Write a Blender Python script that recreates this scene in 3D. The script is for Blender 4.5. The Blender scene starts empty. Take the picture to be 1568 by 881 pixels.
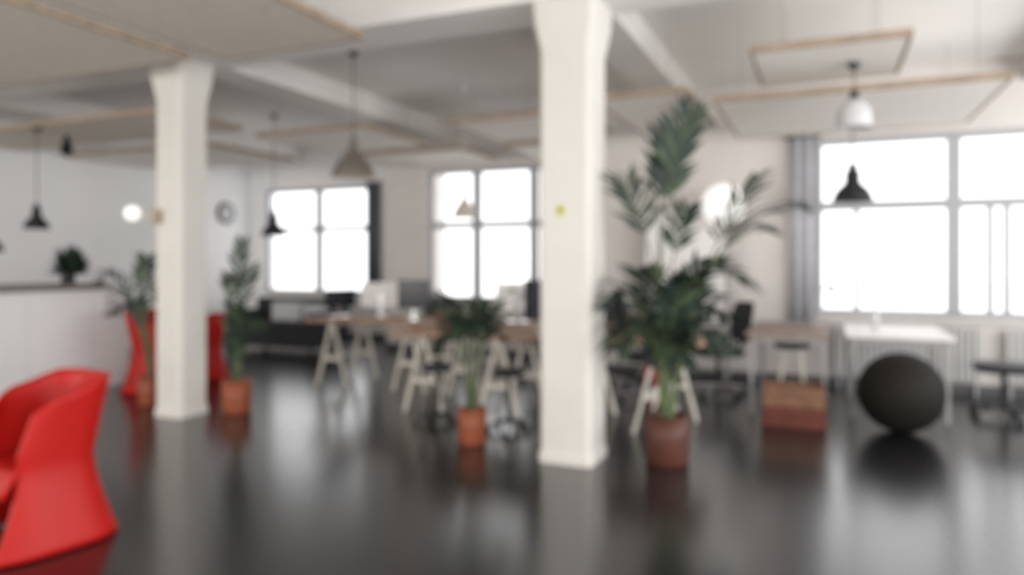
import bpy, math, random
from mathutils import Vector, Matrix
random.seed(7)
sc = bpy.context.scene
C23, S23 = 0.917, 0.399

# ------------------------------------------------------------------ materials
def mat(name, col, rough=0.6, metal=0.0, noise=0.06, scale=8.0, spec=0.5, emit=None, estr=0.0, bump=0.0, coat=0.0):
    m = bpy.data.materials.new(name); m.use_nodes = True
    nt = m.node_tree; b = nt.nodes['Principled BSDF']
    b.inputs['Roughness'].default_value = rough
    b.inputs['Metallic'].default_value = metal
    b.inputs['Specular IOR Level'].default_value = spec
    b.inputs['Coat Weight'].default_value = coat
    tc = nt.nodes.new('ShaderNodeTexCoord')
    n = nt.nodes.new('ShaderNodeTexNoise'); n.inputs['Scale'].default_value = scale
    n.inputs['Detail'].default_value = 4
    nt.links.new(tc.outputs['Object'], n.inputs['Vector'])
    r = nt.nodes.new('ShaderNodeValToRGB')
    a = [max(0, c*(1-noise)) for c in col]; c2 = [min(1, c*(1+noise)) for c in col]
    r.color_ramp.elements[0].position = 0.3; r.color_ramp.elements[1].position = 0.7
    r.color_ramp.elements[0].color = (*a, 1); r.color_ramp.elements[1].color = (*c2, 1)
    nt.links.new(n.outputs['Fac'], r.inputs['Fac'])
    nt.links.new(r.outputs['Color'], b.inputs['Base Color'])
    if bump:
        bp = nt.nodes.new('ShaderNodeBump'); bp.inputs['Strength'].default_value = bump
        nt.links.new(n.outputs['Fac'], bp.inputs['Height']); nt.links.new(bp.outputs['Normal'], b.inputs['Normal'])
    if emit:
        b.inputs['Emission Color'].default_value = (*emit, 1); b.inputs['Emission Strength'].default_value = estr
    return m

M_white = mat('wall_white_paint', (0.89, 0.885, 0.88), 0.7, noise=0.02, scale=2)
M_beige = mat('wall_warm_plaster', (0.68, 0.64, 0.61), 0.75, noise=0.03, scale=2)
M_ceil = mat('ceiling_paint', (0.85, 0.83, 0.80), 0.8, noise=0.03, scale=1.5)
M_col = mat('column_paint', (0.66, 0.635, 0.59), 0.6, noise=0.03, scale=3, spec=0.3)
M_panel = mat('acoustic_felt', (0.68, 0.62, 0.54), 0.9, noise=0.05, scale=12)
M_panel_lit = mat('acoustic_felt_lit', (0.88, 0.84, 0.78), 0.9, noise=0.04, scale=12)  # same felt made paler, window light put into the colour
M_wood_edge = mat('panel_wood_edge', (0.34, 0.26, 0.19), 0.7, noise=0.2, scale=10, spec=0.2)
M_frame = mat('window_frame_paint', (0.42, 0.42, 0.435), 0.6, noise=0.02, spec=0.3)
M_legs = mat('grey_steel_legs', (0.36, 0.35, 0.34), 0.5, noise=0.02)
M_black = mat('black_plastic', (0.015, 0.016, 0.018), 0.45, noise=0.2)
M_dark = mat('charcoal_fabric', (0.030, 0.032, 0.037), 0.85, noise=0.2, scale=30)
M_red = mat('red_moulded_plastic', (0.42, 0.010, 0.007), 0.42, noise=0.04, spec=0.22)
M_leaf = mat('palm_leaf', (0.020, 0.034, 0.024), 0.55, noise=0.45, scale=5, spec=0.35)
M_leaf2 = mat('palm_leaf_light', (0.05, 0.075, 0.038), 0.55, noise=0.4, scale=5, spec=0.35)
M_stem = mat('palm_stem', (0.09, 0.12, 0.05), 0.6, noise=0.3)
M_copper = mat('copper_pot', (0.28, 0.08, 0.038), 0.45, 0.1, noise=0.15, spec=0.3)
M_brownpot = mat('oxblood_pot', (0.085, 0.030, 0.020), 0.45, 0.0, noise=0.15, spec=0.3)
M_soil = mat('soil', (0.03, 0.02, 0.015), 0.95, noise=0.5, scale=40, bump=0.5)
M_metal = mat('brushed_aluminium', (0.58, 0.54, 0.48), 0.3, 1.0, noise=0.05)
M_chrome = mat('chrome', (0.6, 0.6, 0.6), 0.2, 1.0, noise=0.02)
M_wtrestle = mat('whitewashed_wood', (0.70, 0.66, 0.58), 0.6, noise=0.08)
M_table = mat('desk_wood', (0.38, 0.24, 0.16), 0.6, noise=0.2, scale=6, spec=0.25)
M_table2 = mat('work_table_wood', (0.30, 0.23, 0.19), 0.6, noise=0.2, scale=6, spec=0.25)
M_wtable = mat('white_laminate', (0.80, 0.78, 0.76), 0.45, noise=0.02)
M_grey = mat('grey_worktop', (0.20, 0.18, 0.155), 0.5, noise=0.1)
M_crate = mat('crate_wood', (0.22, 0.115, 0.07), 0.6, noise=0.25, scale=9, spec=0.25)
M_crate2 = mat('crate_mahogany', (0.14, 0.042, 0.028), 0.5, noise=0.2, scale=9, spec=0.25)
M_ball = mat('ball_rubber', (0.013, 0.011, 0.009), 0.7, noise=0.1, spec=0.2)
M_curtain = mat('grey_curtain', (0.55, 0.55, 0.58), 0.9, noise=0.1)
M_dcurtain = mat('navy_curtain', (0.13, 0.14, 0.16), 0.9, noise=0.1)
M_sticker = mat('yellow_sticker', (0.60, 0.60, 0.02), 0.5, noise=0.05)
M_glow = mat('opal_glass_lit', (0.95, 0.93, 0.9), 0.3, noise=0.0, emit=(1, 0.98, 0.95), estr=0.6)
M_shade = mat('translucent_shade', (0.58, 0.53, 0.46), 0.4, noise=0.03)
M_clearshade = mat('smoked_glass_shade', (0.58, 0.58, 0.58), 0.15, noise=0.02)
M_radiator = mat('radiator_enamel', (0.58, 0.57, 0.56), 0.4, noise=0.02)
M_base = mat('dark_skirting', (0.09, 0.09, 0.095), 0.5, noise=0.1)
M_redbag = mat('red_canvas', (0.42, 0.03, 0.05), 0.8, noise=0.1)
M_screen = mat('screen_glass', (0.012, 0.014, 0.02), 0.2, noise=0.05)
M_pale = mat('pale_cushion', (0.66, 0.66, 0.68), 0.9, noise=0.05)

# pane
M_pane = bpy.data.materials.new('window_glass'); M_pane.use_nodes = True
nt = M_pane.node_tree; nt.nodes.clear()
o = nt.nodes.new('ShaderNodeOutputMaterial'); mx = nt.nodes.new('ShaderNodeMixShader')
t = nt.nodes.new('ShaderNodeBsdfTransparent'); g = nt.nodes.new('ShaderNodeBsdfGlossy'); g.inputs['Roughness'].default_value = 0.05
mx.inputs[0].default_value = 0.05
nt.links.new(t.outputs[0], mx.inputs[1]); nt.links.new(g.outputs[0], mx.inputs[2]); nt.links.new(mx.outputs[0], o.inputs[0])

# floor
M_floor = bpy.data.materials.new('black_painted_boards'); M_floor.use_nodes = True
nt = M_floor.node_tree; b = nt.nodes['Principled BSDF']
tc = nt.nodes.new('ShaderNodeTexCoord')
br = nt.nodes.new('ShaderNodeTexBrick'); br.inputs['Scale'].default_value = 1.0
br.inputs['Brick Width'].default_value = 2.4; br.inputs['Row Height'].default_value = 0.16
br.inputs['Mortar Size'].default_value = 0.004
br.inputs['Color1'].default_value = (0.008, 0.008, 0.009, 1); br.inputs['Color2'].default_value = (0.011, 0.011, 0.012, 1)
br.inputs['Mortar'].default_value = (0.005, 0.005, 0.005, 1)
nt.links.new(tc.outputs['Object'], br.inputs['Vector']); nt.links.new(br.outputs['Color'], b.inputs['Base Color'])
nz = nt.nodes.new('ShaderNodeTexNoise'); nz.inputs['Scale'].default_value = 0.8; nz.inputs['Detail'].default_value = 3
nt.links.new(tc.outputs['Object'], nz.inputs['Vector'])
mr = nt.nodes.new('ShaderNodeMapRange'); mr.inputs['To Min'].default_value = 0.19; mr.inputs['To Max'].default_value = 0.24
nt.links.new(nz.outputs['Fac'], mr.inputs['Value']); nt.links.new(mr.outputs[0], b.inputs['Roughness'])
b.inputs['IOR'].default_value = 2.15

# ------------------------------------------------------------------ mesh builder
class MB:
    def __init__(s): s.v=[]; s.f=[]; s.m=[]; s.sm=[]; s.mats=[]
    def mi(s, m):
        if m not in s.mats: s.mats.append(m)
        return s.mats.index(m)
    def add(s, vs, fs, m, smooth=False):
        o=len(s.v); s.v += [tuple(v) for v in vs]; k=s.mi(m)
        for f in fs: s.f.append(tuple(i+o for i in f)); s.m.append(k); s.sm.append(smooth)
    def box(s, x0,x1,y0,y1,z0,z1,m, R=None):
        vs=[Vector(p) for p in ((x0,y0,z0),(x1,y0,z0),(x1,y1,z0),(x0,y1,z0),(x0,y0,z1),(x1,y0,z1),(x1,y1,z1),(x0,y1,z1))]
        if R: vs=[R@p for p in vs]
        s.add(vs,[(0,3,2,1),(4,5,6,7),(0,1,5,4),(1,2,6,5),(2,3,7,6),(3,0,4,7)],m)
    def cyl(s,p0,p1,r0,r1,m,n=16):
        p0=Vector(p0);p1=Vector(p1); q=(p1-p0).to_track_quat('Z','Y')
        vs=[]
        for p,r in ((p0,r0),(p1,r1)):
            for i in range(n):
                a=2*math.pi*i/n; vs.append(p+q@Vector((r*math.cos(a),r*math.sin(a),0)))
        s.add(vs,[(i,(i+1)%n,n+(i+1)%n,n+i) for i in range(n)],m,True)
        s.add(vs[:n],[tuple(reversed(range(n)))],m); s.add(vs[n:],[tuple(range(n))],m)
    def beam(s,p0,p1,w,h,m):
        p0=Vector(p0);p1=Vector(p1); q=(p1-p0).to_track_quat('Z','Y'); vs=[]
        for p in (p0,p1):
            for a,b_ in ((-1,-1),(1,-1),(1,1),(-1,1)): vs.append(p+q@Vector((a*w/2,b_*h/2,0)))
        s.add(vs,[(0,3,2,1),(4,5,6,7),(0,1,5,4),(1,2,6,5),(2,3,7,6),(3,0,4,7)],m)
    def lathe(s,prof,c,m,n=32):
        vs=[];c=Vector(c)
        for r,z in prof:
            for i in range(n):
                a=2*math.pi*i/n; vs.append(c+Vector((r*math.cos(a),r*math.sin(a),z)))
        fs=[]
        for j in range(len(prof)-1):
            for i in range(n): fs.append((j*n+i,j*n+(i+1)%n,(j+1)*n+(i+1)%n,(j+1)*n+i))
        s.add(vs,fs,m,True)
    def build(s,name,loc=(0,0,0),rz=0.0,bevel=0.0,sub=0,solid=0.0,scale=1.0):
        me=bpy.data.meshes.new(name); me.from_pydata(s.v,[],s.f); me.update()
        for m in s.mats: me.materials.append(m)
        for p,k,q in zip(me.polygons,s.m,s.sm): p.material_index=k; p.use_smooth=q
        ob=bpy.data.objects.new(name,me); sc.collection.objects.link(ob)
        ob.location=loc; ob.rotation_euler=(0,0,rz); ob.scale=(scale,)*3
        if solid:
            md=ob.modifiers.new('thick','SOLIDIFY'); md.thickness=solid; md.offset=0
        if bevel:
            md=ob.modifiers.new('bev','BEVEL'); md.width=bevel; md.segments=3; md.limit_method='ANGLE'
        if sub:
            md=ob.modifiers.new('sub','SUBSURF'); md.levels=sub; md.render_levels=sub
        return ob

CEIL=3.5
XL,XR=-10.3,4.2
# ------------------------------------------------------------------ room shell
b_=MB(); b_.box(XL-0.3,XR+0.3,-4.3,11.3,-0.1,0,M_floor); b_.build('floor')
b_=MB(); b_.box(XL-0.3,XR+0.3,-4.3,11.3,CEIL,CEIL+0.15,M_ceil); b_.build('ceiling')
b_=MB(); b_.box(XL-0.25,XL,-4,11.1,0,CEIL,M_white); b_.build('wall_left')

def wall_with_window(name,x0,x1,Y,wx0,wx1,wz0,wz1,m,t=0.3,ret=None):
    w=MB()
    w.box(x0,wx0,Y,Y+t,0,CEIL,m); w.box(wx1,x1,Y,Y+t,0,CEIL,m)
    w.box(wx0,wx1,Y,Y+t,0,wz0,m); w.box(wx0,wx1,Y,Y+t,wz1,CEIL,m)
    if ret: w.box(x0,x0+0.3,Y+t,ret,0,CEIL,m)
    return w.build(name)
def window(n,Y,x0,x1,z0,z1,vx,tz,extra=()):
    w=MB(); y0,y1=Y+0.06,Y+0.13; f=0.06
    w.box(x0,x1,y0,y1,z0,z0+f,M_frame); w.box(x0,x1,y0,y1,z1-f,z1,M_frame)
    w.box(x0,x0+f,y0,y1,z0+f,z1-f,M_frame); w.box(x1-f,x1,y0,y1,z0+f,z1-f,M_frame)
    for x in vx: w.box(x-0.065,x+0.065,y0-0.01,y1,z0+f,z1-f,M_frame)
    w.box(x0+f,x1-f,y0-0.005,y1-0.005,tz-0.05,tz+0.05,M_frame)
    for x,a,c in extra: w.box(x-0.03,x+0.03,y0+0.005,y1-0.01,a,c,M_frame)
    w.box(x0,x1,Y-0.06,y0,z0-0.03,z0,M_wtable)
    w.add([(x0,Y+0.1,z0),(x1,Y+0.1,z0),(x1,Y+0.1,z1),(x0,Y+0.1,z1)],[(0,1,2,3)],M_pane)
    w.build('window_%d'%n)
Y1,Y2,Y3=10.85,9.7,8.85
wall_with_window('wall_back_left',XL,-6.4,Y1,-9.95,-7.55,0.80,2.77,M_white)
wall_with_window('wall_back_mid',-6.4,-2.6,Y2,-5.65,-2.9,0.80,2.80,M_beige,ret=11.1)
wall_with_window('wall_back_right',-2.6,XR,Y3,-0.08,3.3,0.80,2.77,M_beige,ret=10.0)
window(1,Y1,-9.95,-7.55,0.80,2.77,[-8.7],2.0)
window(2,Y2,-5.65,-2.9,0.80,2.80,[-4.83,-3.9],1.95)
window(3,Y3,-0.08,3.3,0.80,2.77,[1.27,2.6],2.02,extra=[(0.33,0.85,2.0),(1.6,0.85,2.0),(1.75,0.85,2.0)])
# right wall with large openings (windows outside the frame)
w=MB()
w.box(XR,XR+0.25,-4,11.1,0,0.8,M_white); w.box(XR,XR+0.25,-4,11.1,2.8,CEIL,M_white)
for y in (-4,0.2,4.4,8.0): w.box(XR,XR+0.25,y,y+0.85,0.8,2.8,M_white)
w.build('wall_right')
w=MB()
w.box(XL,XR,-4.25,-4,0,0.8,M_white); w.box(XL,XR,-4.25,-4,2.8,CEIL,M_white)
for x in (-10.3,-7,-3.2,0.6,3.5): w.box(x,x+0.7,-4.25,-4,0.8,2.8,M_white)
w.build('wall_front')
w=MB(); w.box(-2.6,XR,Y3-0.03,Y3,0,0.10,M_base); w.build('baseboard_right')
w=MB(); w.box(-6.4,-2.6,Y2-0.03,Y2,0,0.10,M_base); w.build('baseboard_mid')
w=MB(); w.box(XL,-6.4,Y1-0.03,Y1,0,0.10,M_base); w.build('baseboard_back_left')
# ceiling beams
w=MB(); w.box(XL,XR,4.6,5.1,3.2,CEIL,M_ceil); w.build('trim_1')
for i,x in enumerate((-9.2,-5.45,-1.65,2.09)):
    w=MB(); w.box(x-0.2,x+0.2,-4,4.6,3.25,CEIL,M_ceil)
    ye = Y1 if x<-6.4 else (Y2 if x<-2.6 else Y3)
    w.box(x-0.2,x+0.2,5.1,ye,3.25,CEIL,M_ceil)
    w.build('trim_%d'%(i+2))

# ------------------------------------------------------------------ columns
def column(x,y,wd):
    h=wd/2; c=0.03
    w=MB()
    levels=[(0,h+0.012),(0.06,h+0.012),(0.08,h),(2.85,h),(3.05,h+0.035),(3.2,h+0.045)]
    vs=[];fs=[]
    for z,r in levels:
        for a,b2 in ((-r+c,-r),(r-c,-r),(r,-r+c),(r,r-c),(r-c,r),(-r+c,r),(-r,r-c),(-r,-r+c)): vs.append((a,b2,z))
    for j in range(len(levels)-1):
        for i in range(8): fs.append((j*8+i,j*8+(i+1)%8,(j+1)*8+(i+1)%8,(j+1)*8+i))
    fs.append(tuple(reversed(range(8))))
    w.add(vs,fs,M_col)
    return w.build('column',(x,y,0))
column(-5.40,4.83,0.32); column(-1.64,4.86,0.375)
w=MB()
for k in range(6):
    a=k*math.pi/3
    w.cyl((0.022*math.cos(a),0.0,0.022*math.sin(a)),(0.022*math.cos(a),-0.004,0.022*math.sin(a)),0.015,0.015,M_sticker,10)
w.cyl((0,0,0),(0,-0.006,0),0.014,0.014,M_grey,10)
w.build('flower_sticker',(-1.667,4.672,1.75))

# ------------------------------------------------------------------ acoustic panels
def panel(x0,x1,y0,y1,z,t=0.05,e=0.022,mm=None):
    w=MB()
    w.box(x0+e,x1-e,y0+e,y1-e,z,z+t-0.005,mm or M_panel)
    w.box(x0,x1,y0,y0+e,z-0.003,z+t,M_wood_edge); w.box(x0,x1,y1-e,y1,z-0.003,z+t,M_wood_edge)
    w.box(x0,x0+e,y0+e,y1-e,z-0.003,z+t,M_wood_edge); w.box(x1-e,x1,y0+e,y1-e,z-0.003,z+t,M_wood_edge)
    for x in (x0+0.2,x1-0.2):
        for y in (y0+0.2,y1-0.2): w.cyl((x,y,z+t-0.01),(x,y,CEIL),0.003,0.003,M_chrome,6)
    w.build('acoustic_ceiling_panel')
panel(-6.9,-4.6,1.5,4.2,3.0)
panel(-4.45,-3.1,1.6,4.4,3.03)
panel(-10.0,-6.1,5.2,6.3,2.9)
panel(-10.0,-7.3,6.9,8.6,2.9,mm=M_panel_lit)
panel(-6.2,-4.65,6.6,8.0,2.88,mm=M_panel_lit)
panel(-3.75,-2.3,6.9,8.2,2.9,mm=M_panel_lit)
panel(-6.2,-4.4,8.4,9.5,2.88,mm=M_panel_lit)
panel(-3.75,-2.7,8.4,9.4,2.86,mm=M_panel_lit)
panel(-1.95,-1.1,6.35,8.2,2.88,mm=M_panel_lit)
panel(-0.87,1.28,6.3,8.2,2.75,mm=M_panel_lit)
panel(-0.5,0.55,5.5,6.6,2.92,mm=M_panel_lit)
panel(0.2,1.9,3.3,4.5,3.0)

# ------------------------------------------------------------------ pendants
def pendant(x,y,z,r,h,m,top=CEIL,kind='bell'):
    w=MB()
    if kind=='bell': prof=[(r,0),(r*0.97,h*0.10),(r*0.72,h*0.36),(r*0.40,h*0.58),(r*0.2,h*0.72),(r*0.17,h*0.86),(r*0.12,h),(0.004,h)]
    elif kind=='dome': prof=[(r,0),(r*0.98,h*0.08),(r*0.80,h*0.28),(r*0.45,h*0.46),(r*0.36,h*0.50),(r*0.36,h*0.75),(r*0.22,h*0.85),(r*0.2,h),(0.004,h)]
    else: prof=[(r,0),(r*1.02,h*0.2),(r*0.95,h*0.5),(r*0.6,h*0.75),(r*0.3,h*0.82)]
    w.lathe(prof,(0,0,0),m)
    w.lathe([(a*0.96,b2-0.004) for a,b2 in prof[:4]],(0,0,0.004),M_shade if m is M_metal else m)
    if kind=='jar': w.cyl((0,0,h*0.78),(0,0,h*1.05),r*0.34,r*0.2,M_black)
    w.cyl((0,0,h*0.2),(0,0,h*0.35),r*0.16,r*0.12,M_glow,12)
    w.cyl((0,0,h*0.95),(0,0,top-z),0.005,0.005,M_shade if m is M_shade else M_black,8)
    w.cyl((0,0,top-z-0.05),(0,0,top-z),0.035,0.05,M_pale if m is M_shade else M_black,16)
    return w.build('pendant_lamp',(x,y,z))
pendant(-4.33,5.97,2.24,0.22,0.40,M_metal)
pendant(-7.24,8.08,1.76,0.17,0.36,M_black,kind='dome')
pendant(-8.04,5.22,1.76,0.13,0.28,M_black,top=2.895,kind='dome')
pendant(-8.0,4.72,1.5,0.12,0.26,M_black,top=3.2,kind='dome')
pendant(-3.95,7.66,1.92,0.15,0.32,M_shade)
pendant(0.26,7.97,2.00,0.19,0.38,M_black,top=2.75,kind='dome')
pendant(0.21,6.09,2.42,0.125,0.27,M_clearshade,top=2.92,kind='jar')
w=MB(); w.cyl((0,0,0),(0,0,-0.10),0.03,0.03,M_black); w.cyl((0,0,-0.08),(0.08,-0.06,-0.2),0.05,0.065,M_black)
w.build('ceiling_spotlight',(-8.3,5.75,2.9))
w=MB()
w.lathe([(0.004,-0.24)]+[(0.24*math.sin(a*math.pi/12),-0.24*math.cos(a*math.pi/12)) for a in range(1,12)]+[(0.02,0.24)],(0,0,0),M_glow)
w.cyl((0,0,0.23),(0,0,CEIL-2.02),0.004,0.004,M_pale,8)
w.build('globe_pendant_lamp',(-1.03,8.25,2.02))
# made-up white board on legs, standing in for the bright patch behind the palm
w=MB(); w.box(-0.46,0.46,-0.015,0.015,0.72,2.0,M_wtable); w.box(-0.5,-0.46,-0.02,0.02,0.10,2.04,M_legs); w.box(0.46,0.5,-0.02,0.02,0.10,2.04,M_legs)
w.box(-0.46,0.46,-0.02,0.02,2.0,2.04,M_legs); w.box(-0.46,0.46,-0.05,0.02,0.69,0.72,M_legs)
for s in (-1,1):
    w.box(s*0.48-0.02,s*0.48+0.02,-0.22,0.22,0.06,0.10,M_legs)
    for q in (-0.2,0.2): w.cyl((s*0.48-0.012,q,0.03),(s*0.48+0.012,q,0.03),0.03,0.03,M_black,12)
w.build('whiteboard_stand_in',(-1.50,8.55,0))
w=MB(); w.cyl((0,0,0),(0.04,0,0),0.20,0.20,M_black,32); w.cyl((0.03,0,0),(0.045,0,0),0.15,0.15,M_pale,32)
w.beam((0.05,0,0),(0.05,0,0.12),0.01,0.012,M_black); w.beam((0.05,0,0),(0.05,0.08,0.02),0.01,0.014,M_black)
w.build('wall_clock',(XL,10.2,2.3))
w=MB(); w.box(-0.04,0.04,-0.05,0,-0.06,0.06,M_wood_edge); w.cyl((0,-0.04,0),(-0.17,-0.10,0.03),0.012,0.012,M_metal,8)
w.lathe([(0.004,-0.07)]+[(0.07*math.sin(a*math.pi/10),-0.07*math.cos(a*math.pi/10)) for a in range(1,10)]+[(0.004,0.07)],(-0.2,-0.11,0.03),M_glow,20)
w.build('wall_sconce',(-5.50,4.67,1.80))

# ------------------------------------------------------------------ curtains
def curtain(x0,x1,y,z0,z1,m):
    w=MB(); n=60; vs=[];fs=[]
    for i in range(n+1):
        u=i/n; x=x0+(x1-x0)*u; dy=0.035*math.sin(u*math.pi*2*(x1-x0)/0.11)
        for z in (z0,z1): vs.append((x,y+dy,z))
    for i in range(n): fs.append((2*i,2*i+2,2*i+3,2*i+1))
    w.add(vs,fs,m,True)
    w.cyl((x0-0.05,y,z1),(x1+0.05,y,z1),0.012,0.012,M_black,10)
    w.build('curtain',solid=0.006)
curtain(-0.36,-0.08,Y3-0.10,0.72,2.80,M_curtain)
curtain(-7.50,-7.25,Y1-0.12,1.0,2.80,M_dcurtain)

def radiator(x0,x1,y,z0,z1):
    w=MB(); n=int((x1-x0)/0.06)
    w.box(x0,x1,y-0.03,y-0.01,z0+0.02,z1-0.02,M_radiator)
    for i in range(n):
        x=x0+(i+0.5)*(x1-x0)/n; w.box(x-0.02,x+0.02,y-0.07,y-0.03,z0,z1,M_radiator)
    w.cyl((x0+0.05,y-0.04,0),(x0+0.05,y-0.04,z0+0.05),0.012,0.012,M_radiator,8); w.cyl((x1-0.05,y-0.04,0),(x1-0.05,y-0.04,z0+0.05),0.012,0.012,M_radiator,8)
    w.build('radiator',(0,0,0))
radiator(0.1,1.5,Y3-0.03,0.15,0.70); radiator(1.7,3.1,Y3-0.03,0.15,0.70)

# ------------------------------------------------------------------ kitchen counter
w=MB(); w.box(-8.0,-7.38,2.4,5.85,0.0,1.09,M_white); w.box(-8.1,-7.32,2.35,5.6,1.09,1.15,M_grey)
for y in (3.1,3.9,4.7,5.4): w.box(-7.381,-7.377,y-0.003,y+0.003,0.05,1.05,M_pale)
w.build('bar_counter')

# ------------------------------------------------------------------ plants
def frond(w, p0, p1, p2, L, wid, m, t0=0.45, n=16, droop=0.25):
    p0,p1,p2=Vector(p0),Vector(p1),Vector(p2)
    B=lambda t:(1-t)**2*p0+2*t*(1-t)*p1+t*t*p2
    prev=B(0)
    for i in range(1,11):
        q=B(i/10); r=0.009*(1-i/12); w.cyl(prev,q,r+0.002,r+0.001,M_stem,6); prev=q
    for i in range(n):
        t=t0+(1-t0)*(i+0.5)/n
        p=B(t); tan=(B(min(1,t+0.02))-B(t-0.02)).normalized()
        side=tan.cross(Vector((0,0,1)))
        if side.length<0.45: side=Vector((0.917,0.399,0.0))
        side.normalize()
        up=side.cross(tan).normalized()
        u=(i+0.5)/n; ll=L*(0.45+0.75*math.sin(math.pi*min(1,u*0.8+0.15)))*random.uniform(0.8,1.15)
        vert=abs(tan.z)
        for sg in (-1,1):
            d=(side*sg*random.uniform(0.55,0.95)+tan*(0.5+0.6*u+0.2*vert)+up*random.uniform(-0.15,0.3)).normalized()
            a=p; mid=p+d*ll*0.5; tip=p+d*ll+Vector((0,0,-droop*ll*(1-vert*0.6)))
            wv=d.cross(up).normalized()*wid/2
            w.add([a-wv*0.3,a+wv*0.3,mid+wv+up*0.005,mid-wv+up*0.005,tip],[(0,1,2,3),(3,2,4)],m if random.random()>0.25 else M_leaf2)
def off(l,dp,z): return (l*C23-dp*S23, l*S23+dp*C23, z)
def pot(w,r,h,m):
    w.lathe([(0.004,0),(r*0.93,0),(r*0.97,0.01),(r,h*0.5),(r,h),(r*0.9,h),(r*0.88,h-0.03)],(0,0,0),m,36)
    w.cyl((0,0,0.02),(0,0,h-0.03),r*0.86,r*0.9,M_soil,24)
def palm(name,x,y,r,h,m,fr,ws=1.0):
    w=MB(); pot(w,r,h,m)
    for tip,leafL,wid,t0,n,mid in fr:
        T=Vector(off(*tip))
        Mi=Vector(off(*mid))
        b0=(random.uniform(-0.04,0.04),random.uniform(-0.04,0.04),h-0.05)
        frond(w,b0,Mi,T,leafL,wid*ws,M_leaf,t0,n)
    return w.build(name,(x,y,0))
palm('kentia_palm',-1.0,5.0,0.150,0.34,M_brownpot,[
 ((0.16,0.0,2.44),0.26,0.045,0.64,16,(-0.14,0,1.7)),
 ((0.06,0.1,2.30),0.26,0.045,0.68,13,(-0.14,0,1.7)),
 ((0.86,-0.1,1.76),0.34,0.038,0.58,14,(0.22,0,1.80)),
 ((0.70,0.2,2.00),0.28,0.034,0.62,14,(0.20,0,1.50)),
 ((0.60,-0.2,1.60),0.28,0.040,0.55,14,(0.20,0,1.65)),
 ((-0.30,0.1,1.98),0.24,0.033,0.66,11,(-0.03,0,1.5)),
 ((0.08,-0.2,1.74),0.20,0.035,0.72,9,(-0.03,0,1.3)),
 ((0.48,-0.2,1.26),0.30,0.05,0.38,18,(0.0,0,1.55)),
 ((0.44,0.2,1.38),0.28,0.045,0.42,16,(0.02,0,1.45)),
 ((-0.46,-0.1,1.10),0.28,0.042,0.45,16,(-0.08,0,1.42)),
 ((-0.38,-0.3,0.85),0.26,0.042,0.45,16,(-0.10,0,1.28)),
 ((0.50,0.3,0.98),0.26,0.042,0.45,16,(0.10,0,1.35)),
 ((0.14,-0.3,1.28),0.28,0.05,0.35,16,(0.0,0,1.3)),
 ((0.26,-0.35,0.85),0.24,0.048,0.42,16,(0.02,0,1.22)),
 ((-0.15,0.3,1.32),0.26,0.045,0.45,14,(0,0,1.15)),
 ((0.02,-0.3,0.75),0.22,0.045,0.42,14,(0.02,0,1.1)),
 ((0.16,0.1,1.0),0.20,0.045,0.35,14,(0.05,0,0.8)),
 ((-0.14,0.0,0.98),0.20,0.045,0.35,14,(-0.03,0,0.8)),
 ((0.30,0.0,1.15),0.24,0.05,0.4,14,(0.05,0,1.1)),
])
palm('kentia_palm',-2.49,4.95,0.112,0.27,M_copper,[
 ((-0.36,0.0,0.98),0.18,0.045,0.45,12,(-0.10,0,1.25)),
 ((-0.24,-0.1,1.12),0.18,0.04,0.5,12,(-0.06,0,1.1)),
 ((0.40,0.0,1.10),0.18,0.03,0.45,12,(0.10,0,1.38)),
 ((0.18,-0.1,0.95),0.18,0.04,0.45,12,(0.04,0,1.2)),
 ((-0.05,-0.2,0.88),0.18,0.045,0.45,12,(-0.02,0,1.15)),
 ((0.22,0.15,0.80),0.16,0.04,0.45,12,(0.06,0,1.05)),
 ((-0.22,-0.1,0.78),0.16,0.045,0.5,12,(-0.08,0,1.05)),
 ((0.05,0.1,1.05),0.15,0.035,0.5,10,(0.0,0,0.9)),
])
palm('kentia_palm',-5.0,5.09,0.130,0.30,M_copper,[
 ((0.06,0.0,1.58),0.16,0.03,0.55,12,(-0.02,0,1.2)),
 ((-0.02,-0.1,1.25),0.15,0.03,0.5,10,(-0.03,0,1.2)),
 ((0.14,0.1,1.35),0.15,0.03,0.5,10,(0.05,0,1.2)),
 ((-0.06,0.1,0.95),0.14,0.035,0.5,10,(-0.03,0,1.05)),
 ((0.22,-0.1,0.80),0.16,0.04,0.4,12,(0.05,0,1.1)),
 ((0.06,-0.1,0.95),0.16,0.04,0.35,12,(0.02,0,0.8)),
 ((-0.04,0.0,0.85),0.16,0.04,0.3,12,(-0.02,0,0.7)),
 ((0.02,-0.1,0.72),0.16,0.04,0.3,12,(0,0,0.6)),
])
palm('kentia_palm',-6.01,5.02,0.125,0.28,M_copper,[
 ((-0.50,0.0,1.20),0.22,0.035,0.45,12,(-0.25,0,1.5)),
 ((-0.32,-0.1,1.02),0.2,0.035,0.45,12,(-0.15,0,1.35)),
 ((-0.05,0.0,1.42),0.18,0.035,0.55,12,(-0.1,0,1.2)),
 ((-0.40,0.1,0.90),0.18,0.035,0.5,12,(-0.2,0,1.15)),
 ((0.15,0.1,1.15),0.18,0.035,0.5,12,(0.05,0,1.2)),
 ((-0.15,0.0,0.98),0.18,0.035,0.4,10,(-0.1,0,1.0)),
])
w=MB(); pot(w,0.07,0.11,M_dark)
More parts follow.
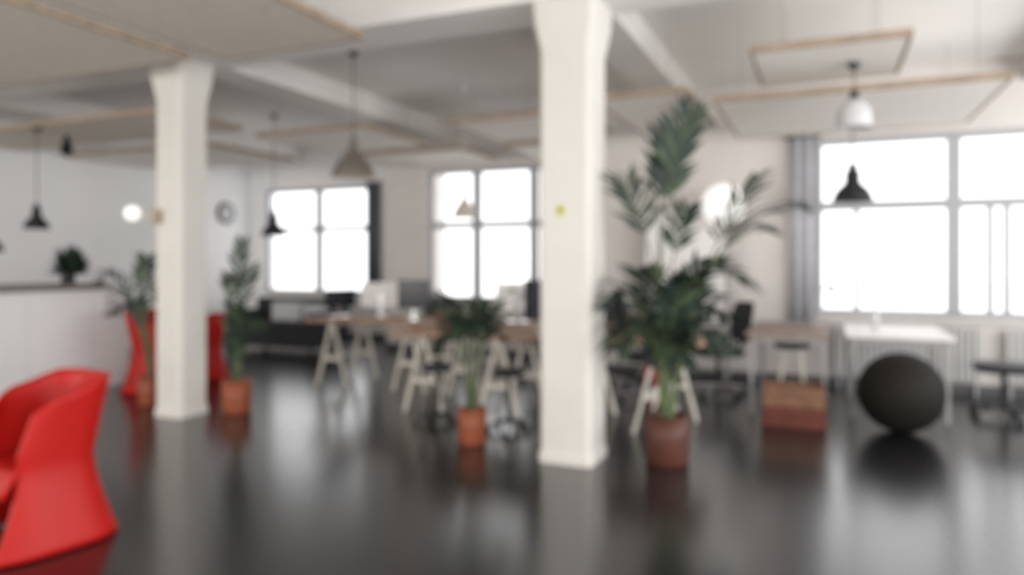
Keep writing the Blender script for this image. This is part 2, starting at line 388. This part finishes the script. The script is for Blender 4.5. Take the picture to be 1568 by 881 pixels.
for k in range(300):
    a=random.uniform(0,6.283); e=random.uniform(0.0,1.45); L=random.uniform(0.12,0.27)
    d=Vector((math.cos(a)*math.cos(e)*0.75,math.sin(a)*math.cos(e)*0.75,math.sin(e))); p=Vector((0,0,0.10))+d*L*0.4; q=p+d*L
    s=d.cross(Vector((0.3,0.2,1))).normalized()*0.034
    w.add([p,(p+q)/2+s,q,(p+q)/2-s],[(0,1,2,3)],M_leaf if k%4 else M_leaf2)
w.build('potted_herb',(-7.7,5.35,1.15))

# ------------------------------------------------------------------ red moulded chair (facing -X local)
def red_chair(x,y,rz,sc_=1.0):
    w=MB(); nz_,na=24,44; vs=[];fs=[]
    amax=math.radians(132)
    def rad(z):
        t=z/0.86
        return 0.215+0.10*(1-min(1,t/0.50))**1.5 + (0.045*((t-0.50)/0.50)**1.2 if t>0.50 else 0)
    for i in range(na+1):
        a=-amax+2*amax*i/na; k=abs(a)/amax
        ztop=0.86-0.16*max(0,(k-0.40)/0.60)**1.3
        for j in range(nz_+1):
            z=ztop*j/nz_; r=rad(z)
            ca,sa=math.cos(a),math.sin(a); e=0.68
            X=r*math.copysign(abs(ca)**e,ca)*1.10; Yy=r*math.copysign(abs(sa)**e,sa)*1.12
            if k>0.6:
                q=(k-0.6)/0.4
                X-= q*0.06*(1-min(1,z/0.35))**1.5
                if z>0.5: X+= q*0.10*((z-0.5)/0.3)
            X+= 0.03*max(0,(z-0.45)/0.4)
            vs.append((X,Yy,z))
    for i in range(na):
        for j in range(nz_):
            a0=i*(nz_+1)+j; fs.append((a0,a0+nz_+1,a0+nz_+2,a0+1))
    w.add(vs,fs,M_red,True)
    vs=[];fs=[]; nx,ny=18,12
    for i in range(nx+1):
        u=i/nx; X=0.21-0.46*u; z=0.43-0.03*math.sin(u*math.pi*0.8)+ (0.07*(1-u/0.25)**2 if u<0.25 else 0) - (0.14*((u-0.78)/0.22)**2 if u>0.78 else 0)
        hw=0.220*(1-max(0,0.35-u)**2*3.0)
        for j in range(ny+1):
            v=-1+2*j/ny; vs.append((X,hw*v,z+0.02*v*v))
    for i in range(nx):
        for j in range(ny):
            a0=i*(ny+1)+j; fs.append((a0,a0+1,a0+ny+2,a0+ny+1))
    w.add(vs,fs,M_red,True)
    return w.build('red_moulded_chair',(x,y,0.010),rz,solid=0.018,scale=sc_)
red_chair(-3.66,2.38,math.radians(80),0.93)
red_chair(-6.60,5.62,math.radians(200))
red_chair(-6.82,6.38,math.radians(60),0.88)

# ------------------------------------------------------------------ trestle desks
def desk(x0,x1,y0,y1,h=0.75):
    cx,cy=(x0+x1)/2,(y0+y1)/2; w=MB(); hx=(x1-x0)/2; hy=(y1-y0)/2
    w.box(-hx,hx,-hy,hy,h-0.035,h,M_table)
    for s in (-1,1):
        xx=s*(hx-0.32)
        w.box(xx-0.025,xx+0.025,-hy+0.05,hy-0.05,h-0.085,h-0.035,M_wtrestle)
        for yy in (-hy+0.09,hy-0.09):
            for q in (-1,1):
                w.beam((xx+q*0.02,yy,h-0.07),(xx+q*0.20,yy,0.0),0.042,0.028,M_wtrestle)
            w.box(xx-0.12,xx+0.12,yy-0.012,yy+0.012,0.28,0.32,M_wtrestle)
        w.box(xx-0.11,xx-0.09,-hy+0.09,hy-0.09,0.28,0.32,M_wtrestle)
    w.build('trestle_desk',(cx,cy,0))
desk(-5.4,-3.75,6.52,7.3); desk(-3.72,-2.0,6.52,7.3)
desk(-3.7,-2.3,5.65,6.48); desk(-2.27,-0.9,5.65,6.48)

def monitor(x,y,rz,wd=0.5,ht=0.31,z=0.75,mm=None):
    w=MB(); mm=mm or M_black
    w.box(-wd/2,wd/2,-0.015,0.015,0.12,0.12+ht,mm); w.box(-wd/2+0.012,wd/2-0.012,-0.018,-0.0145,0.132,0.108+ht,M_screen)
    w.box(-0.03,0.03,0.015,0.04,0.01,0.28,M_chrome); w.box(-0.11,0.11,-0.07,0.10,0.0,0.012,M_chrome)
    w.build('computer_monitor',(x,y,z),rz,bevel=0.003)
monitor(-4.15,6.82,math.radians(8),0.36,0.32); monitor(-5.15,6.85,math.radians(70),0.40,0.20); monitor(-2.30,6.13,math.radians(40),0.46,0.36)
monitor(-4.72,7.05,math.radians(205),0.46,0.28,mm=M_wtable)
monitor(-3.0,7.05,math.radians(200),0.46,0.30,mm=M_wtable)
def laptop(x,y,rz,z=0.75):
    w=MB(); w.box(-0.16,0.16,-0.11,0.11,0,0.014,M_chrome); w.beam((0,0.11,0.012),(0,0.18,0.22),0.32,0.006,M_chrome)
    w.build('laptop',(x,y,z),rz)
laptop(-3.2,6.05,2.8); laptop(-1.4,6.1,3.4)

# ------------------------------------------------------------------ office chairs
def office_chair(x,y,rz,backh=0.5,arms=True,m=M_dark,leg=None):
    w=MB(); leg=leg or M_chrome
    for k in range(5):
        a=k*2*math.pi/5+0.3; c,s=math.cos(a),math.sin(a)
        w.cyl((0,0,0.11),(0.28*c,0.28*s,0.075),0.024,0.016,leg,8)
        w.cyl((0.28*c-0.02*s,0.28*s+0.02*c,0.03),(0.28*c+0.02*s,0.28*s-0.02*c,0.03),0.03,0.03,M_black,12)
        w.cyl((0.28*c,0.28*s,0.03),(0.28*c,0.28*s,0.08),0.008,0.008,M_black,6)
    w.cyl((0,0,0.08),(0,0,0.42),0.03,0.022,M_black,12)
    prof=[(0.0,-0.0),(0.22,0.0),(0.245,0.02),(0.245,0.05),(0.22,0.07),(0.0,0.075)]
    vs=[];fs=[];n=32
    for r,z in prof:
        for i in range(n):
            a=2*math.pi*i/n; ca,sa=math.cos(a),math.sin(a)
            vs.append((r*math.copysign(abs(ca)**0.6,ca),r*math.copysign(abs(sa)**0.6,sa),0.42+z))
    for j in range(len(prof)-1):
        for i in range(n): fs.append((j*n+i,j*n+(i+1)%n,(j+1)*n+(i+1)%n,(j+1)*n+i))
    w.add(vs,fs,m,True)
    w.beam((0,0.18,0.43),(0,0.29,0.58),0.06,0.02,M_black)
    nx,nzz=10,8
    for fy in (0,0.035):
        vs=[];fs=[]
        for i in range(nx+1):
            u=-1+2*i/nx
            for j in range(nzz+1):
                v=j/nzz; hw=0.22*(1-0.25*abs(2*v-1)**3)
                vs.append((u*hw,0.27+0.06*v-0.05*u*u+fy-0.02*math.sin(v*3.14),0.55+backh*v))
        for i in range(nx):
            for j in range(nzz):
                a0=i*(nzz+1)+j; q=(a0,a0+1,a0+nzz+2,a0+nzz+1); fs.append(q if fy else q[::-1])
        w.add(vs,fs,m,True)
    if arms:
        for s in (-1,1):
            w.beam((s*0.25,0.05,0.44),(s*0.28,0.05,0.64),0.03,0.02,M_black); w.box(s*0.28-0.03,s*0.28+0.03,-0.12,0.14,0.64,0.67,M_black)
    w.build('office_chair',(x,y,0),rz)
office_chair(-1.58,7.05,math.radians(100),0.55)
office_chair(-1.02,7.75,math.radians(-60),0.42)
office_chair(1.47,7.60,math.radians(-95),0.55,arms=False,m=M_black,leg=M_black)
office_chair(-3.0,7.75,math.radians(5),0.38)
office_chair(-2.3,7.8,math.radians(-10),0.38)
office_chair(-4.4,7.8,math.radians(15),0.36)
def swivel_stool(x,y):
    w=MB()
    for k in range(5):
        a=k*2*math.pi/5; c,s=math.cos(a),math.sin(a)
        w.cyl((0,0,0.08),(0.17*c,0.17*s,0.055),0.014,0.010,M_black,8)
        w.cyl((0.17*c-0.012*s,0.17*s+0.012*c,0.022),(0.17*c+0.012*s,0.17*s-0.012*c,0.022),0.022,0.022,M_black,12)
        w.cyl((0.17*c,0.17*s,0.03),(0.17*c,0.17*s,0.06),0.006,0.006,M_black,6)
    w.cyl((0,0,0.06),(0,0,0.45),0.018,0.016,M_black,12)
    w.lathe([(0.004,0.45),(0.11,0.45),(0.13,0.465),(0.13,0.49),(0.11,0.505),(0.004,0.51)],(0,0,0),M_dark)
    w.build('swivel_stool',(x,y,0))
swivel_stool(-2.40,5.45); swivel_stool(-3.08,5.45)

# ------------------------------------------------------------------ sofa
w=MB()
w.box(-0.85,0.85,-0.42,0.42,0.10,0.32,M_dark); w.box(-0.70,0.0,-0.42,0.28,0.325,0.45,M_dark); w.box(0.01,0.70,-0.42,0.28,0.325,0.45,M_dark)
w.box(-0.85,0.85,0.26,0.45,0.32,0.80,M_dark); w.box(-0.88,-0.71,-0.42,0.42,0.32,0.62,M_dark); w.box(0.71,0.88,-0.42,0.42,0.32,0.62,M_dark)
for sx in (-0.75,0.75):
    for sy in (-0.35,0.35): w.cyl((sx,sy,0),(sx,sy,0.11),0.02,0.025,M_black,8)
w.box(-0.35,0.20,0.05,0.20,0.46,0.74,M_pale); w.box(0.25,0.65,0.08,0.22,0.46,0.72,M_pale)
w.build('two_seat_sofa',(-7.75,8.95,0),math.radians(0),bevel=0.035)

# ------------------------------------------------------------------ right-hand tables, stool, crate, ball
def table(name,x0,x1,y0,y1,m,h=0.75):
    cx,cy=(x0+x1)/2,(y0+y1)/2; hx,hy=(x1-x0)/2,(y1-y0)/2; w=MB()
    w.box(-hx,hx,-hy,hy,h-0.03,h,m)
    for sx in (-1,1):
        for sy in (-1,1): w.beam((sx*(hx-0.05),sy*(hy-0.06),0),(sx*(hx-0.05),sy*(hy-0.06),h-0.03),0.030,0.030,M_legs)
    w.box(-hx+0.05,hx-0.05,-hy+0.05,-hy+0.07,h-0.08,h-0.03,M_legs); w.box(-hx+0.05,hx-0.05,hy-0.07,hy-0.05,h-0.08,h-0.03,M_legs)
    w.build(name,(cx,cy,0))
table('work_table',0.18,1.02,7.06,8.25,M_wtable)
table('work_table',-0.66,0.05,6.85,8.2,M_table2)
w=MB()
w.lathe([(0.004,0.58),(0.15,0.58),(0.165,0.60),(0.165,0.62),(0.15,0.64),(0.004,0.645)],(0,0,0),M_black)
for k in range(4):
    a=math.pi/4+k*math.pi/2; w.cyl((0.09*math.cos(a),0.09*math.sin(a),0.58),(0.19*math.cos(a),0.19*math.sin(a),0),0.014,0.012,M_wtrestle,8)
w.build('stool',(-0.28,7.3,0))
w=MB()
for k,mm in ((0,M_crate2),(1,M_crate)):
    z0=0.17*k
    hx=0.25-0.01*k; hy=0.16
    for s in (-1,1):
        for zz in (0.0,0.085):
            w.box(-hx,hx,s*hy-0.008,s*hy+0.008,z0+zz,z0+zz+0.078,mm); w.box(s*hx-0.008,s*hx+0.008,-hy+0.008,hy-0.008,z0+zz,z0+zz+0.078,mm)
        for q in (-1,1): w.box(s*(hx-0.03)-0.02,s*(hx-0.03)+0.02,q*(hy-0.02)-0.012,q*(hy-0.02)+0.012,z0,z0+0.165,mm)
    w.box(-hx+0.008,hx-0.008,-hy+0.008,hy-0.008,z0+0.005,z0+0.02,mm)
w.build('wooden_crate',(-0.24,6.66,0))
w=MB(); R=0.325; prof=[(0.004,-R)]
for i in range(1,64):
    a=i*math.pi/64; rr=R*(1-0.004*(1+math.cos(a*48))*0.5); prof.append((rr*math.sin(a),-rr*math.cos(a)))
prof.append((0.004,R)); w.lathe(prof,(0,0,0),M_ball,48); w.build('exercise_ball',(0.575,6.66,R))
w=MB(); w.lathe([(0.004,0),(0.032,0),(0.032,0.15),(0.014,0.19),(0.014,0.23),(0.004,0.23)],(0,0,0),M_pale,20); w.build('water_bottle',(0.45,7.8,0.75))
w=MB(); w.lathe([(0.004,0),(0.075,0),(0.075,0.012),(0.012,0.02),(0.01,0.33),(0.004,0.33)],(0,0,0),M_legs,20); w.cyl((0,0,0.32),(0.16,0,0.40),0.008,0.008,M_legs,8); w.cyl((0.14,0,0.40),(0.19,0,0.34),0.03,0.05,M_legs,16); w.build('desk_lamp',(-0.1,8.0,0.75))
w=MB(); w.box(-0.13,0.13,-0.08,0.08,0,0.30,M_redbag); w.box(-0.09,0.09,-0.11,-0.08,0.04,0.18,M_redbag); w.build('red_backpack',(-1.65,7.65,0),0.3,bevel=0.03)

# ------------------------------------------------------------------ world / lights
wd=bpy.data.worlds.new('overcast'); sc.world=wd; wd.use_nodes=True
bg=wd.node_tree.nodes['Background']; bg.inputs[0].default_value=(0.985,0.99,1.0,1); bg.inputs[1].default_value=2.4
def area(name,loc,rot,sx,sy,p,col=(1,1,1)):
    l=bpy.data.lights.new(name,'AREA'); l.shape='RECTANGLE'; l.size=sx; l.size_y=sy; l.energy=p; l.color=col
    ob=bpy.data.objects.new(name,l); sc.collection.objects.link(ob); ob.location=loc; ob.rotation_euler=[math.radians(a) for a in rot]
for i,x in enumerate((-8.3,-4.75,-0.95,2.4)):
    area('fill_front',(x,-3.9,1.8),(122,0,0),2.8,1.9,(210,85,45,85)[i],(1,0.95,0.89))  # added fill behind the camera, tilted up to brighten room and ceiling
for y,p in ((-1.5,160),(2.7,170),(6.6,80)):
    area('fill_right',(XR-0.08,y,1.8),(116,0,90),2.8,1.9,p,(0.98,0.985,1))  # added out-of-view fill, brightens column sides and the left wall

cam=bpy.data.cameras.new('camera'); co=bpy.data.objects.new('camera',cam); sc.collection.objects.link(co)
co.location=(0,0,1.4); co.rotation_euler=(math.radians(90),0,math.radians(23.5))
cam.sensor_width=36; cam.lens=25.25; cam.shift_y=-0.0258
cam.dof.use_dof=True; cam.dof.focus_distance=0.4; cam.dof.aperture_fstop=4.2
sc.camera=co
sc.view_settings.view_transform='Standard'; sc.view_settings.look='None'; sc.view_settings.exposure=0.0
